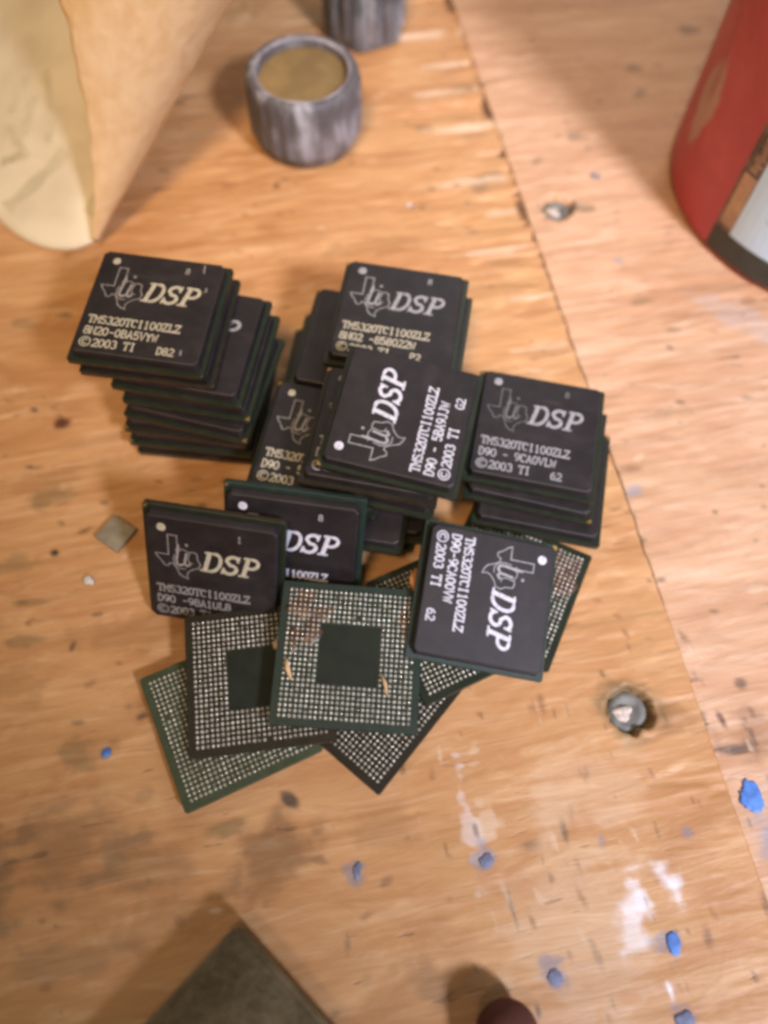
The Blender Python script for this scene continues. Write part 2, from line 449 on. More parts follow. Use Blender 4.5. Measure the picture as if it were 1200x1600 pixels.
M_pw = print_material('print_white', (0.64, 0.64, 0.71))  # bluish white and cream paint in how light falls on each chip
M_pc = print_material('print_cream', (0.50, 0.46, 0.34))
M_pg = print_material('print_grey', (0.36, 0.36, 0.37))
M_pf = print_material('print_faint', (0.16, 0.16, 0.16))
M_py = print_material('print_outline', (0.30, 0.28, 0.26))

# ------------------------------------------------------------------ chip meshes (mm, shared by every chip)
def rounded_square_ring(h, ch, n=1):
    return [(-h + ch, -h), (h - ch, -h), (h, -h + ch), (h, h - ch), (h - ch, h), (-h + ch, h), (-h, h - ch), (-h, -h + ch)]


def loft(name, rings, cap_top=True, cap_bottom=True):
    verts, faces = [], []
    n = len(rings[0][0])
    for pts, z in rings:
        verts += [(x, y, z) for x, y in pts]
    for k in range(len(rings) - 1):
        for i in range(n):
            j = (i + 1) % n
            faces.append((k * n + i, k * n + j, (k + 1) * n + j, (k + 1) * n + i))
    if cap_bottom: faces.append(tuple(reversed(range(n))))
    if cap_top: faces.append(tuple((len(rings) - 1) * n + i for i in range(n)))
    return mesh(name, verts, faces)


me_sub = loft('substrate', [(rounded_square_ring(11.42, 0.25), 0.5), (rounded_square_ring(11.5, 0.3), 0.58), (rounded_square_ring(11.5, 0.3), 1.52), (rounded_square_ring(11.42, 0.25), 1.6)])
me_lid = loft('lid', [(rounded_square_ring(10.75, 0.7), 1.6), (rounded_square_ring(10.60, 0.7), 2.95), (rounded_square_ring(10.52, 0.66), 3.17), (rounded_square_ring(10.34, 0.62), 3.27)])


def ball_mesh(seed):
    r = random.Random(seed)
    verts, faces = [], []
    for i in range(26):
        for j in range(26):
            if 7 <= i < 19 and 7 <= j < 19: continue
            if r.random() < 0.006: continue
            x = (i - 12.5) * 0.8; y = (j - 12.5) * 0.8
            R = 0.287 * r.uniform(0.92, 1.06); b = len(verts); H = 0.5 * r.uniform(0.9, 1.0)
            x += r.uniform(-.015, .015); y += r.uniform(-.015, .015)
            for (zz, rr) in ((0.5, 0.78), (0.5 - H * 0.45, 1.0), (0.5 - H * 0.85, 0.62)):
                for k in range(7):
                    a = k * 2 * math.pi / 7
                    verts.append((x + R * rr * math.cos(a), y + R * rr * math.sin(a), zz))
            verts.append((x, y, 0.5 - H))
            for l in range(2):
                for k in range(7):
                    m = (k + 1) % 7
                    faces.append((b + l * 7 + k, b + (l + 1) * 7 + k, b + (l + 1) * 7 + m, b + l * 7 + m))
            for k in range(7):
                faces.append((b + 14 + k, b + 21, b + 14 + (k + 1) % 7))
    return mesh('solder_balls', verts, faces, True)


me_balls = ball_mesh(1)
me_balls2 = ball_mesh(2)
me_pad = loft('die_pad', [(rounded_square_ring(4.75, 0.05), 0.485), (rounded_square_ring(4.75, 0.05), 0.499)])
me_pin = mesh('pin_mark', [(-11.3, 11.3, 1.603), (-10.5, 11.3, 1.603), (-11.3, 10.5, 1.603), (-11.3, 11.3, 1.63), (-10.5, 11.3, 1.63), (-11.3, 10.5, 1.63)], [(0, 1, 2), (3, 5, 4), (0, 3, 4, 1), (1, 4, 5, 2), (2, 5, 3, 0)])
for m_, k_ in ((me_sub, M_sub), (me_lid, M_lid), (me_balls, M_ball), (me_balls2, M_ball), (me_pad, M_void), (me_pin, M_gold)):
    m_.materials.append(k_)

# ------------------------------------------------------------------ printing: strokes and glyph outlines
class Ink:
    def __init__(self, z=3.29):
        self.v = []; self.f = []; self.z = z; self.k = 0; self.mi = []; self.mat = 0

    def nz(self):
        self.k += 1
        return self.z + (self.k % 9) * 0.0035

    def poly(self, pts):
        z = self.nz(); b = len(self.v)
        self.v += [(x, y, z) for x, y in pts]; self.f.append(tuple(range(b, b + len(pts)))); self.mi.append(self.mat)

    def stroke(self, pts, w, closed=False):
        z = self.nz()
        n = len(pts); P = [Vector(p) for p in pts]
        L, R = [], []
        for i in range(n):
            a = P[i - 1] if (i > 0 or closed) else None
            b = P[(i + 1) % n] if (i < n - 1 or closed) else None
            d1 = (P[i] - a).normalized() if a is not None else None
            d2 = (b - P[i]).normalized() if b is not None else None
            if d1 is None: d1 = d2
            if d2 is None: d2 = d1
            nn = Vector((-(d1 + d2).y, (d1 + d2).x))
            if nn.length < 1e-6: nn = Vector((-d1.y, d1.x))
            nn.normalize()
            c = max(0.45, nn.dot(Vector((-d1.y, d1.x))))
            L.append(P[i] + nn * (w / 2 / c)); R.append(P[i] - nn * (w / 2 / c))
        b0 = len(self.v)
        for l, r in zip(L, R):
            self.v += [(l.x, l.y, z), (r.x, r.y, z)]
        m = n if closed else n - 1
        for i in range(m):
            j = (i + 1) % n
            self.f.append((b0 + 2 * i, b0 + 2 * i + 1, b0 + 2 * j + 1, b0 + 2 * j)); self.mi.append(self.mat)

    def disc(self, x, y, r, n=20):
        self.poly([(x + r * math.cos(i * 2 * math.pi / n), y + r * math.sin(i * 2 * math.pi / n)) for i in range(n)])

    def build(self, name, mats, parent):
        me = mesh(name, self.v, self.f)
        for m in mats: me.materials.append(m)
        me.polygons.foreach_set('material_index', self.mi)
        bm = bmesh.new(); bm.from_mesh(me)
        for f in bm.faces:
            f.normal_update()
            if f.normal.z < 0: f.normal_flip()
        bm.to_mesh(me); bm.free()
        return link(name, me, None, parent)


def arc(cx, cy, rx, ry, a0, a1, n=8):
    return [(cx + rx * math.cos(math.radians(a0 + (a1 - a0) * i / n)), cy + ry * math.sin(math.radians(a0 + (a1 - a0) * i / n))) for i in range(n + 1)]


# small slab-serif stroke font on a 4 x 6 cell
G = {
    'T': [[(0, 4.7), (0, 6), (4, 6), (4, 4.7)], [(2, 6), (2, 0)], [(1, 0), (3, 0)]],
    'M': [[(0.3, 0), (0.3, 6), (2, 2.4), (3.7, 6), (3.7, 0)], [(-.3, 0), (1, 0)], [(3, 0), (4.3, 0)]],
    'S': [arc(2, 4.4, 1.7, 1.6, 20, 200, 7) + arc(2, 1.6, 1.8, 1.6, 100, -160, 8)[0:]],
    '3': [arc(1.9, 4.5, 1.6, 1.5, 150, -80, 8), arc(1.9, 1.6, 1.9, 1.6, 85, -150, 8)],
    '2': [arc(2, 4.3, 1.7, 1.7, 165, -30, 7) + [(0.2, 0), (3.9, 0), (3.9, .9)]],
    '0': [arc(2, 3, 1.7, 3, 0, 360, 14)],
    'C': [arc(2.1, 3, 1.9, 3, 45, 315, 11), [(3.6, 6), (3.6, 4.4)]],
    'I': [[(2, 0), (2, 6)], [(.9, 6), (3.1, 6)], [(.9, 0), (3.1, 0)]],
    '1': [[(.9, 4.9), (2, 6), (2, 0)], [(.8, 0), (3.2, 0)]],
    'Z': [[(.3, 4.7), (.3, 6), (3.8, 6), (.2, 0), (3.9, 0), (3.9, 1.3)]],
    'L': [[(1, 6), (1, 0), (3.8, 0), (3.8, 1.5)], [(.2, 6), (1.9, 6)]],
    '8': [arc(2, 4.5, 1.5, 1.5, 0, 360, 11), arc(2, 1.55, 1.8, 1.55, 0, 360, 11)],
    'N': [[(.4, 0), (.4, 6), (3.6, 0), (3.6, 6)], [(-.2, 0), (1, 0)], [(3, 6), (4.2, 6)]],
    'B': [[(.6, 0), (.6, 6)], [(0, 6), (2, 6)] + arc(2, 4.6, 1.4, 1.4, 80, -90, 6) + [(.6, 3.2)], [(2, 3.2)] + arc(2, 1.6, 1.8, 1.6, 85, -90, 6) + [(0, 0)]],
    'A': [[(.3, 0), (2, 6), (3.7, 0)], [(1, 2.1), (3, 2.1)], [(-.2, 0), (1, 0)], [(3, 0), (4.2, 0)]],
    '5': [[(3.6, 6), (.7, 6), (.5, 3.4)] + arc(1.9, 1.9, 1.8, 1.9, 120, -150, 8)],
    'V': [[(.2, 6), (2, 0), (3.8, 6)], [(-.3, 6), (.9, 6)], [(3.1, 6), (4.3, 6)]],
    'Y': [[(.3, 6), (2, 3), (3.7, 6)], [(2, 3), (2, 0)], [(1.1, 0), (2.9, 0)]],
    'W': [[(.1, 6), (1, 0), (2, 4.5), (3, 0), (3.9, 6)]],
    '-': [[(.4, 2.8), (3.6, 2.8)]],
    'D': [[(.6, 0), (.6, 6)], [(0, 6), (1.8, 6)] + arc(1.8, 3, 2, 3, 80, -90, 8) + [(0, 0)]],
    '9': [arc(2, 4.2, 1.7, 1.8, 0, 360, 11), [(3.7, 4.2), (3.4, 1.6), (1.2, 0)]],
    '6': [arc(2, 1.8, 1.7, 1.8, 0, 360, 11), [(.3, 1.8), (.6, 4.4), (2.8, 6)]],
    'J': [[(1.5, 6), (3.6, 6)], [(2.8, 6), (2.8, 1.4)] + arc(1.6, 1.3, 1.2, 1.3, 0, -170, 6)],
    'U': [[(.4, 6), (.4, 1.6)] + arc(2, 1.6, 1.6, 1.6, 180, 360, 8) + [(3.6, 6)]],
    'P': [[(.7, 0), (.7, 6)], [(0, 6), (2, 6)] + arc(2, 4.4, 1.8, 1.6, 80, -90, 7) + [(.7, 2.8)], [(0, 0), (1.6, 0)]],
    'R': [[(.6, 0), (.6, 6)], [(0, 6), (2, 6)] + arc(2, 4.5, 1.6, 1.5, 80, -90, 6) + [(.6, 3)], [(2, 3), (3.8, 0)]],
    'G': [arc(2.1, 3, 1.9, 3, 45, 330, 11) + [(3.8, 2.8), (2.4, 2.8)]],
    'E': [[(3.6, 4.8), (3.6, 6), (.5, 6), (.5, 0), (3.7, 0), (3.7, 1.3)], [(.5, 3.1), (2.6, 3.1)]],
    '4': [[(2.8, 0), (2.8, 6), (.1, 1.8), (3.9, 1.8)]],
    '7': [[(.2, 4.8), (.2, 6), (3.8, 6), (1.6, 0)]],
    ' ': [],
}


def text(ink, s, x, y, h, adv=None, w=None, slant=0.0):
    sc_ = h / 6.0
    adv = adv or 5.2 * sc_
    w = w or 0.18 * h
    for ch in s:
        if ch == '@':                      # copyright sign
            r = h * 0.62; cx = x + r; cy = y + h * 0.5
            ink.stroke(arc(cx, cy, r, r, 0, 360, 16), w * 0.8)
            ink.stroke(arc(cx, cy, r * .5, r * .5, 45, 315, 9), w * 0.9)
            x += 2 * r + 0.25 * h
            continue
        for st in G[ch]:
            ink.stroke([(x + px * sc_ * .95 + slant * py * sc_, y + py * sc_) for px, py in st], w)
        x += adv
    return x


TEX = [(2.9, 10), (4.9, 10), (4.9, 7.3), (5.6, 6.9), (6.4, 6.9), (7.3, 6.4), (8.3, 6.6), (9.2, 6.3), (9.3, 4.9), (9.9, 3.9), (9.5, 2.9), (8.3, 2.5),
       (7.2, 1.7), (6.8, 0.9), (7.0, 0.0), (6.0, 0.3), (5.1, 0.9), (4.6, 2.1), (3.9, 3.2), (3.2, 3.3), (2.6, 2.6), (1.9, 2.6), (1.3, 3.6), (0.4, 4.5), (0, 5.3), (2.9, 5.3)]


def logo(ink, x0, y0, w, h, wk=1.0):
    """outline of the state with the two joined letters inside it"""
    S = lambda p: (x0 + p[0] / 10 * w, y0 + p[1] / 10 * h)
    ink.stroke([S(p) for p in TEX], 0.17 * wk, True)
    # inner letters: t with its tail, i with its dot
    ink.stroke([S(p) for p in [(4.3, 6.6), (5.6, 6.6)]], 0.16 * wk)
    ink.stroke([S(p) for p in [(5.1, 8.0), (4.9, 6.0), (4.6, 4.2), (4.7, 3.3), (5.4, 3.0), (6.1, 3.4)]], 0.42 * wk)
    ink.stroke([S(p) for p in [(6.9, 6.2), (6.5, 4.4), (6.4, 3.5), (6.9, 3.1), (7.7, 3.6)]], 0.40 * wk)
    ink.stroke([S(p) for p in [(4.2, 5.6), (3.9, 4.2), (4.2, 2.9), (5.3, 2.2), (6.6, 2.3)]], 0.15 * wk)
    ink.stroke([S(p) for p in [(7.6, 6.3), (7.2, 4.8), (7.5, 3.9), (8.3, 3.9)]], 0.15 * wk)
    ink.disc(*S((7.0, 8.1)), 0.27 * wk, 10)


def dsp(ink, x0, y0, h, adv, wgt=1.0):
    """bold slanted serif capitals"""
    sl = 0.24
    def T(pts, ox):
        return [(x0 + ox + (px + sl * py) * h, y0 + py * h) for px, py in pts]
    tk = 0.20 * h * wgt; th = 0.10 * h * wgt
    # D
    ink.stroke(T([(0.14, 0), (0.14, 1)], 0), tk)
    ink.stroke(T([(-0.05, 0.05), (0.34, 0.05)], 0), th); ink.stroke(T([(-0.05, 0.95), (0.34, 0.95)], 0), th)
    ink.stroke(T([(0.30, 0.95)] + arc(0.36, 0.5, 0.30, 0.45, 80, -80, 9) + [(0.30, 0.05)], 0), tk * 0.82)
    # S
    ox = adv
    ink.stroke(T(arc(0.33, 0.73, 0.22, 0.20, 25, 190, 7) + arc(0.33, 0.28, 0.25, 0.22, 100, -165, 9), ox), tk * 0.84)
    ink.stroke(T([(0.56, 0.98), (0.54, 0.66)], ox), th); ink.stroke(T([(0.07, 0.34), (0.05, 0.02)], ox), th)
    # P
    ox = 2 * adv
    ink.stroke(T([(0.14, 0), (0.14, 1)], ox), tk)
    ink.stroke(T([(-0.06, 0.05), (0.36, 0.05)], ox), th); ink.stroke(T([(-0.05, 0.95), (0.32, 0.95)], ox), th)
    ink.stroke(T([(0.28, 0.94)] + arc(0.34, 0.70, 0.24, 0.23, 80, -90, 8) + [(0.14, 0.47)], ox), tk * 0.78)


def marking(parent, style, l2, l3r, small=None, l3='@2003 TI', scratches=()):
    """style: which ink tones, some with the light painted in; returns the printed face as one part"""
    ink = Ink()
    mats = {'white': (M_pw, M_pw, M_pg), 'cream': (M_pc, M_pc, M_py), 'grey': (M_pg, M_pg, M_pf), 'mixed': (M_pg, M_pc, M_pg), 'dim': (M_pc, M_py, M_py)}[style]
    big, sm_, out = 0, 1, 2
    ink.mat = big; ink.disc(-8.0, 8.5, 0.74 if style != 'cream' else 0.66)
    ink.mat = out; logo(ink, -9.2, -1.3, 7.4, 8.5, 1.0)
    ink.mat = big; dsp(ink, -1.8, 0.75, 4.1, 3.15, 0.88)
    ink.mat = sm_
    text(ink, 'TMS320TCI100ZLZ', -9.3, -4.7, 1.45, 1.04)
    text(ink, l2, -9.4, -7.0, 1.45, 1.04)
    text(ink, l3, -9.5, -9.35, 1.45, 1.04)
    if l3r: text(ink, l3r, 3.4, -9.35, 1.35, 1.0)
    if small: ink.mat = out; text(ink, small, 4.2, 7.6, 1.1, 0.9, 0.2)
    for (a, b, w) in scratches:
        ink.mat = out; ink.stroke([a, b], w)
    return ink.build('marking', mats, parent)


# ------------------------------------------------------------------ chips
def axes(yaw, ax, ay):
    yaw, ax, ay = (math.radians(a) for a in (yaw, ax, ay))
    u = Vector((math.cos(yaw), math.sin(yaw), math.tan(ax))).normalized()
    v = Vector((-math.sin(yaw), math.cos(yaw), math.tan(ay)))
    v = (v - u * u.dot(v)).normalized()
    return u, v, u.cross(v)


GROUP = 'square black ball-grid processor chips'
chip_no = [0]


def chip(x, y, z, yaw, ax, ay, label, down=False, turn=0, pin=True, mark=None, board=None):
    """x, y, z (mm): centre of the visible face of the green board; turn: quarter turns of the print; down: lies on its lid"""
    u, v, n = axes(yaw, ax, ay)
    for _ in range(turn % 4):
        u, v = v, -u                       # print turned a quarter counter-clockwise
    if down:
        v, n = -v, -n
    off = 0.5 if down else 1.6
    c = Vector((x, y, z)) - n * off
    root = empty('processor_chip', label, 'microchip', GROUP)
    root.matrix_world = Matrix(((u.x, v.x, n.x, c.x * MM), (u.y, v.y, n.y, c.y * MM), (u.z, v.z, n.z, c.z * MM), (0, 0, 0, 1)))
    sub = link('substrate', me_sub, None, root)
    if board:
        sub.material_slots[0].link = 'OBJECT'; sub.material_slots[0].material = board
    lid = link('lid', me_lid, None, root)
    chip_no[0] += 1
    tag(link('solder_balls', me_balls if chip_no[0] % 2 else me_balls2, None, root), kind='stuff')
    if down: link('die_pad', me_pad, None, sub)
    elif pin: link('pin_mark', me_pin, None, sub)
    if mark: marking(lid, *mark[0], **(mark[1] if len(mark) > 1 else {}))
    return root


lv = lambda k: 1.6 + 3.3 * (k - 1)
O = ['top', 'second', 'third', 'fourth', 'fifth', 'sixth', 'seventh', 'eighth']
# --- tall stack at the left
left = [(-41.0, 88.2, -5.3), (-40.1, 88.4, -4.4), (-35.1, 87.3, -7.5), (-33.9, 86.6, -7.4), (-33.7, 84.8, -11.4), (-35.2, 85.0, -6.0), (-35.3, 84.5, -4.0), (-34.8, 84.8, -2.5)]
for i, (x, y, yaw) in enumerate(left):
    k = 8 - i
    lab = ('crisply printed chip on top of the tall left stack, overhanging to the left' if i == 0 else
           '%s chip from the top of the tall left stack%s' % (O[i], ', only its letter P showing' if i == 2 else '') if i < 7 else 'lowest chip of the tall left stack, resting on the plywood')
    mk = None
    if i == 0: mk = (('cream', '8N20-0BA5VYW', 'D82', '8'), dict(scratches=[((7.1, 10.0), (7.3, 8.2), 0.22), ((8.4, 5.2), (8.6, 4.4), 0.22), ((8.6, 4.4), (8.2, 4.2), 0.18), ((7.3, -8.0), (7.4, -9.0), 0.28)]))
    if i == 1: mk = (('dim', '8N20-0BA5VYW', 'D82'),)
    if i == 2: mk = (('mixed', '8N20-0BA5VYW', None),)
    chip(x, y, lv(k), yaw, 0, 0, lab, turn=2 if i in (3, 4) else (1 if i in (5, 6) else 0), mark=mk, board=M_sub_brown if i in (1, 5, 7) else None)

# --- back stack in the middle
back = [(0.7, 94.5, 6, -7.0), (1.8, 93.1, 5, -7.0), (-5.5, 93.0, 4, -9.0), (-7.0, 90.2, 3, -6.0), (-8.9, 89.1, 2, -5.0), (-7.6, 89.6, 1, -6.5)]
for i, (x, y, k, yaw) in enumerate(back):
    lab = ('grey printed chip on top of the back middle stack, dot at its upper left' if i == 0 else
           '%s chip from the top of the back middle stack' % O[i] if i < 5 else 'lowest chip of the back middle stack')
    chip(x, y, lv(k), yaw, 0, 0, lab, mark=(('mixed', '8N02 -858022W', 'P2', 'R'),) if i == 0 else None)

# --- front stack in the middle
chip(2.1, 70.8, 22.9, -10.4, -3, 3, 'chip with bright print running upwards, on top of the front middle stack', turn=1, mark=(('white', 'D90 - 5BA9JJW', 'G2'),))
chip(-1.4, 70.7, lv(6), -8.0, 0, 0, 'brown-edged chip directly under the chip whose print runs upwards', mark=(('grey', 'D90 - 5BA9JJW', None),), board=M_sub_brown)
chip(-1.2, 70.4, lv(5), -10.5, 0, 0, 'third chip from the top of the front middle stack')
chip(-11.0, 71.4, lv(4), -9.3, 0, 0, 'half covered chip with cream dot, between left stack and front middle stack', mark=(('cream', 'D90 - 5BA9', None),))
chip(-6.7, 65.8, lv(3), -6.0, 0, 0, 'dark chip jutting from the front middle stack behind the leaning chips')
chip(-3.2, 69.2, lv(2), -4.0, 0, 0, 'second chip from the bottom of the front middle stack')
chip(-4.2, 69.6, lv(1), -8.0, 0, 0, 'lowest chip of the front middle stack')

# --- stack at the right
right = [(26.1, 76.2, 4, -8.6), (26.9, 74.0, 3, -10.6), (28.5, 70.9, 2, -8.8), (28.6, 80.0, 1, -9.0)]
for i, (x, y, k, yaw) in enumerate(right):
    lab = ('faintly printed chip on top of the right stack' if i == 0 else '%s chip from the top of the right stack' % O[i] if i < 3 else 'lowest chip of the right stack, set back under the others')
    r_ = chip(x, y, lv(k), yaw, 0, 0, lab, turn=3 if i == 2 else (2 if i == 1 else 0), mark=(('grey', 'D90 - 9CA0VLW', '62', '8'),) if i == 0 else None)

# --- two chips leaning in front
chip(-14.7, 52.0, 11.2, -5.2, 0, 60, 'steeply leaning chip showing only DSP, tucked behind another leaning chip', mark=(('white', 'D90 -98A1UL8', '62', '8'),), board=M_sub_teal)
chip(-27.1, 47.6, 11.0, -6.0, 0, 60, 'steeply leaning printed chip at the front left, cream dot at its upper left', mark=(('dim', 'D90 -98A1UL8', '62', '1'),))

# --- loose chips in front, solder balls up
chip(-23.2, 26.0, 2.8, 27.6, 0, 0, 'balls-up chip lying lowest at the front left, greenish edge on the plywood', down=True, board=M_sub_green)
chip(-18.8, 31.5, 6.2, 10.0, 1, 1, 'balls-up chip in the middle of the three fanned out at the front', down=True, board=M_sub_brown)
chip(-0.8, 30.8, 2.8, 53.2, 0, 0, 'balls-up chip turned cornerwise, its point lowest in the front pile', down=True, board=M_sub_brown)
chip(13.0, 43.8, 6.1, 28.0, 0, 0, 'balls-up chip mostly hidden beneath the chip with downward print', down=True)
g_root = chip(-4.4, 34.8, 9.9, -0.7, -2, 4, 'balls-up chip on top of the front pile with brown flux and bare centre', down=True, board=M_sub_teal)
m_root = chip(22.4, 50.6, 2.8, -22.0, 0, 0, 'balls-up chip with brown flux at the right, partly under the right stack', down=True)
chip(17.0, 45.2, 10.2, -5.0, -10, 10, 'tilted chip with bright print running downwards, at the front right', turn=3, mark=(('white', 'D90-9CA00VW', '62'),), board=M_sub_teal)


def flux(parent, blobs, name='flux_residue'):
    """thin dried flux pooled between the balls: low domes with ragged outlines, chip coordinates, ball side"""
    for k, (x, y, rx, ry, a) in enumerate(blobs):
        r = random.Random(k + 31)
        vs = [(x, y, 0.10)]; fs = []
        n = 26
        ph = [r.uniform(0, 6.28) for _ in range(4)]
        for ring, (s_, z_) in enumerate(((0.7, 0.16), (1.0, 0.47))):
            for i in range(n):
                t_ = i * 2 * math.pi / n
                w = 1 + 0.16 * math.sin(3 * t_ + ph[0]) + 0.12 * math.sin(5 * t_ + ph[1]) + 0.09 * math.sin(9 * t_ + ph[2])
                px, py = rx * s_ * w * math.cos(t_), ry * s_ * w * math.sin(t_)
                vs.append((x + px * math.cos(a) - py * math.sin(a), y + px * math.sin(a) + py * math.cos(a), z_))
        for i in range(n):
            j = (i + 1) % n
            fs.append((0, 1 + i, 1 + j)); fs.append((1 + i, 1 + n + i, 1 + n + j, 1 + j))
        link(name, mesh(name, vs, fs, True), M_flux, parent)


# chip coordinates of a chip lying on its lid: x as seen, y flipped
flux(g_root, [(-8.0, -7.6, 2.2, 2.6, 0.3), (-6.2, -3.6, 1.5, 2.6, 0.1), (-4.6, -6.6, 1.6, 1.4, 0), (9.0, -6.0, 1.3, 3.6, 0.0), (-8.9, -2.0, 0.9, 2.2, 0)])
flux(m_root, [(8.4, -5.6, 2.4, 4.0, 0.2), (5.5, -8.3, 3.0, 2.0, 0.1)])

# ------------------------------------------------------------------ curled sheet of paper, top left
def paper_material():
    t = NT('tan_backing_paper')
    co = t.coord()
    fib = t.noise(t.mapping(co, rot=(0, 0, 0.35), scale=(1, 0.25, 1)), 420, 4.0, 0.6)
    cl = t.noise(co, 60, 3.0)
    c = t.mix(t.ss(fib, 0.3, 0.7), (0.80, 0.60, 0.34), (0.92, 0.76, 0.50))
    c = t.mix(t.ss(cl, 0.4, 0.7, 0, 0.5), c, (0.92, 0.80, 0.60))
    t.set(c, 0.8, 0.0, 0.25)
    t.bump(t.math('ADD', fib, t.math('MULTIPLY', t.noise(co, 45, 4.0, 0.6, 0.8), 2.0)), 0.6, 0.0006)
    tr = t.n('ShaderNodeBsdfTranslucent'); tr.inputs['Color'].default_value = (1.0, 0.78, 0.42, 1)
    mx = t.n('ShaderNodeMixShader'); mx.inputs[0].default_value = 0.42
    out = t.t.nodes['Material Output']
    t.t.links.new(t.b.outputs[0], mx.inputs[1]); t.t.links.new(tr.outputs[0], mx.inputs[2]); t.t.links.new(mx.outputs[0], out.inputs['Surface'])
    return t.m


def printed_face_material():
    t = NT('printed_paper_face')
    co = t.coord()
    cl = t.noise(co, 60, 3.0)
    c = t.mix(t.ss(cl, 0.35, 0.7), (0.72, 0.63, 0.45), (0.61, 0.52, 0.36))
    t.set(c, 0.75, 0.0, 0.25)
    return t.m


M_paper = paper_material(); M_face = printed_face_material()
M_smudge = simple('worn_grey_print', (0.55, 0.475, 0.315), 0.8, 0, 0.2, 0.06, 200)

paper = empty('curled_paper', 'tan sheet of paper curling over itself at the upper left', 'paper')
AP = Vector((-65.3, 122.4, 0.25)); AX = math.radians(78.6); EL = math.radians(20.3)     # tip of the curl, heading and rise of its fold
KR = 0.44; LEN = 75.0
PD = Vector((math.cos(AX) * math.cos(EL), math.sin(AX) * math.cos(EL), math.sin(EL))); PN = Vector((math.sin(AX), -math.cos(AX), 0)); PW = PN.cross(PD)


def curl_point(s, phi):
    """point on the conical curl: s mm from the tip along the fold, phi turned over from the printed face"""
    r = KR * s
    return AP + PD * s + PN * (r * math.sin(phi)) + PW * (r * (1 - math.cos(phi)))


def face_point(t_, b):
    """printed face: t_ along the fold, b mm to the left of it; its front outline is rounded"""
    F = AP + Vector((-b, 0.03 * max(0.0, b - 6) ** 2 + 2.6 * max(0.0, 1 - b / 6.0) ** 2, 0))
    K = AP + PD * LEN - PN * b
    K.z = 0.25 + (K.z - 0.25) * math.exp(-b / 45)
    return F.lerp(K, t_)


def grid_mesh(name, rows, smooth=True):
    n = len(rows[0]); vs = [tuple(p) for r in rows for p in r]; fs = []
    for i in range(len(rows) - 1):
        for j in range(n - 1):
            fs.append((i * n + j, i * n + j + 1, (i + 1) * n + j + 1, (i + 1) * n + j))
    return mesh(name, vs, fs, smooth)


rows = []
for i in range(61):
    s = 2.2 + (LEN - 2.2) * (i / 60) ** 1.1
    end = math.radians(149 + 111 * s / 95 + 1.2 * math.sin(s * 0.55) + 0.8 * math.sin(s * 1.3 + 1))
    rows.append([curl_point(s, end * j / 40) + Vector((0, 0, 0.12 * math.sin(s * 0.35 + j * 0.3))) for j in range(41)])
fl = link('folded_flap', grid_mesh('folded_flap', rows), M_paper, paper)
sm_ = fl.modifiers.new('thickness', 'SOLIDIFY'); sm_.thickness = 0.3 * MM; sm_.offset = 0
rows = [[face_point(i / 40, 62.0 * (j / 30) ** 1.2) for j in range(31)] for i in range(41)]
fa = link('printed_face', grid_mesh('printed_face', rows), M_face, paper)
sm_ = fa.modifiers.new('thickness', 'SOLIDIFY'); sm_.thickness = 0.3 * MM; sm_.offset = 0
# worn grey printing on that face: a rule and a few broken letter strokes
for (t0, b0, t1, b1, w_) in ((0.05, 21.0, 0.30, 12.5, 1.5), (0.44, 24.0, 0.30, 23.0, 1.4), (0.49, 28.0, 0.34, 28.0, 1.3), (0.55, 24.0, 0.42, 19.0, 1.2), (0.30, 27.0, 0.24, 20.5, 1.2), (0.40, 17.5, 0.31, 17.0, 1.2), (0.16, 26.0, 0.24, 22.0, 1.2), (0.11, 3.4, 0.17, 2.6, 2.2)):
    ps = []
    for k in range(7):
        t_ = t0 + (t1 - t0) * k / 6; b_ = b0 + (b1 - b0) * k / 6
        ps.append(face_point(t_, b_) + Vector((0, 0, 0.26)))
    dr = (ps[-1] - ps[0]).normalized(); sd = Vector((-dr.y, dr.x, 0)).normalized() * (w_ * 1.3)
    vs = []
    for k, p in enumerate(ps):
        g_ = 0.75 + 0.25 * math.sin(k * 2.1 + b0)
        vs += [tuple(p + sd * g_), tuple(p - sd * g_)]
    link('printed_stroke', mesh('printed_stroke', vs, [(2 * k, 2 * k + 1, 2 * k + 3, 2 * k + 2) for k in range(6)]), M_smudge, fa)

# ------------------------------------------------------------------ grey knobs at the back
def knob_material(name, base, light):
    t = NT(name)
    co = t.coord()
    st = t.noise(t.mapping(co, scale=(1, 1, 0.25)), 260, 4.0, 0.6, 0.4)
    cl = t.noise(co, 110, 4.0, 0.6)
    m = t.math('MULTIPLY', t.ss(st, 0.44, 0.70), t.ss(cl, 0.30, 0.62))
    c = t.mix(m, base, light)
    c = t.mix(t.ss(t.noise(co, 60, 3.0), 0.5, 0.7, 0.0, 0.5), c, (0.20, 0.17, 0.17))
    t.set(c, t.math('ADD', t.math('MULTIPLY', st, 0.3), 0.42), 0.0, 0.4)
    t.bump(st, 0.5, 0.0004)
    return t.m


M_knob = knob_material('worn_grey_plastic', (0.095, 0.090, 0.095), (0.40, 0.41, 0.45))
M_knob2 = knob_material('worn_blue_grey_plastic', (0.075, 0.080, 0.085), (0.30, 0.33, 0.36))
M_fill = simple('brown_filler', (0.22, 0.15, 0.06), 0.7, 0, 0.3, 0.22, 120)


def ring_loft(name, prof, n, ridge=0.0, nridge=0, smooth=True, phase=0.0):
    vs, fs = [], []
    for (r, z, rk) in prof:
        for i in range(n):
            a = phase + i * 2 * math.pi / n
            rr = r + (ridge * rk * (0.5 + 0.5 * math.cos(nridge * a)) if nridge else 0)
            vs.append((rr * math.cos(a), rr * math.sin(a), z))
    for k in range(len(prof) - 1):
        for i in range(n):
            j = (i + 1) % n
            fs.append((k * n + i, k * n + j, (k + 1) * n + j, (k + 1) * n + i))
    return vs, fs


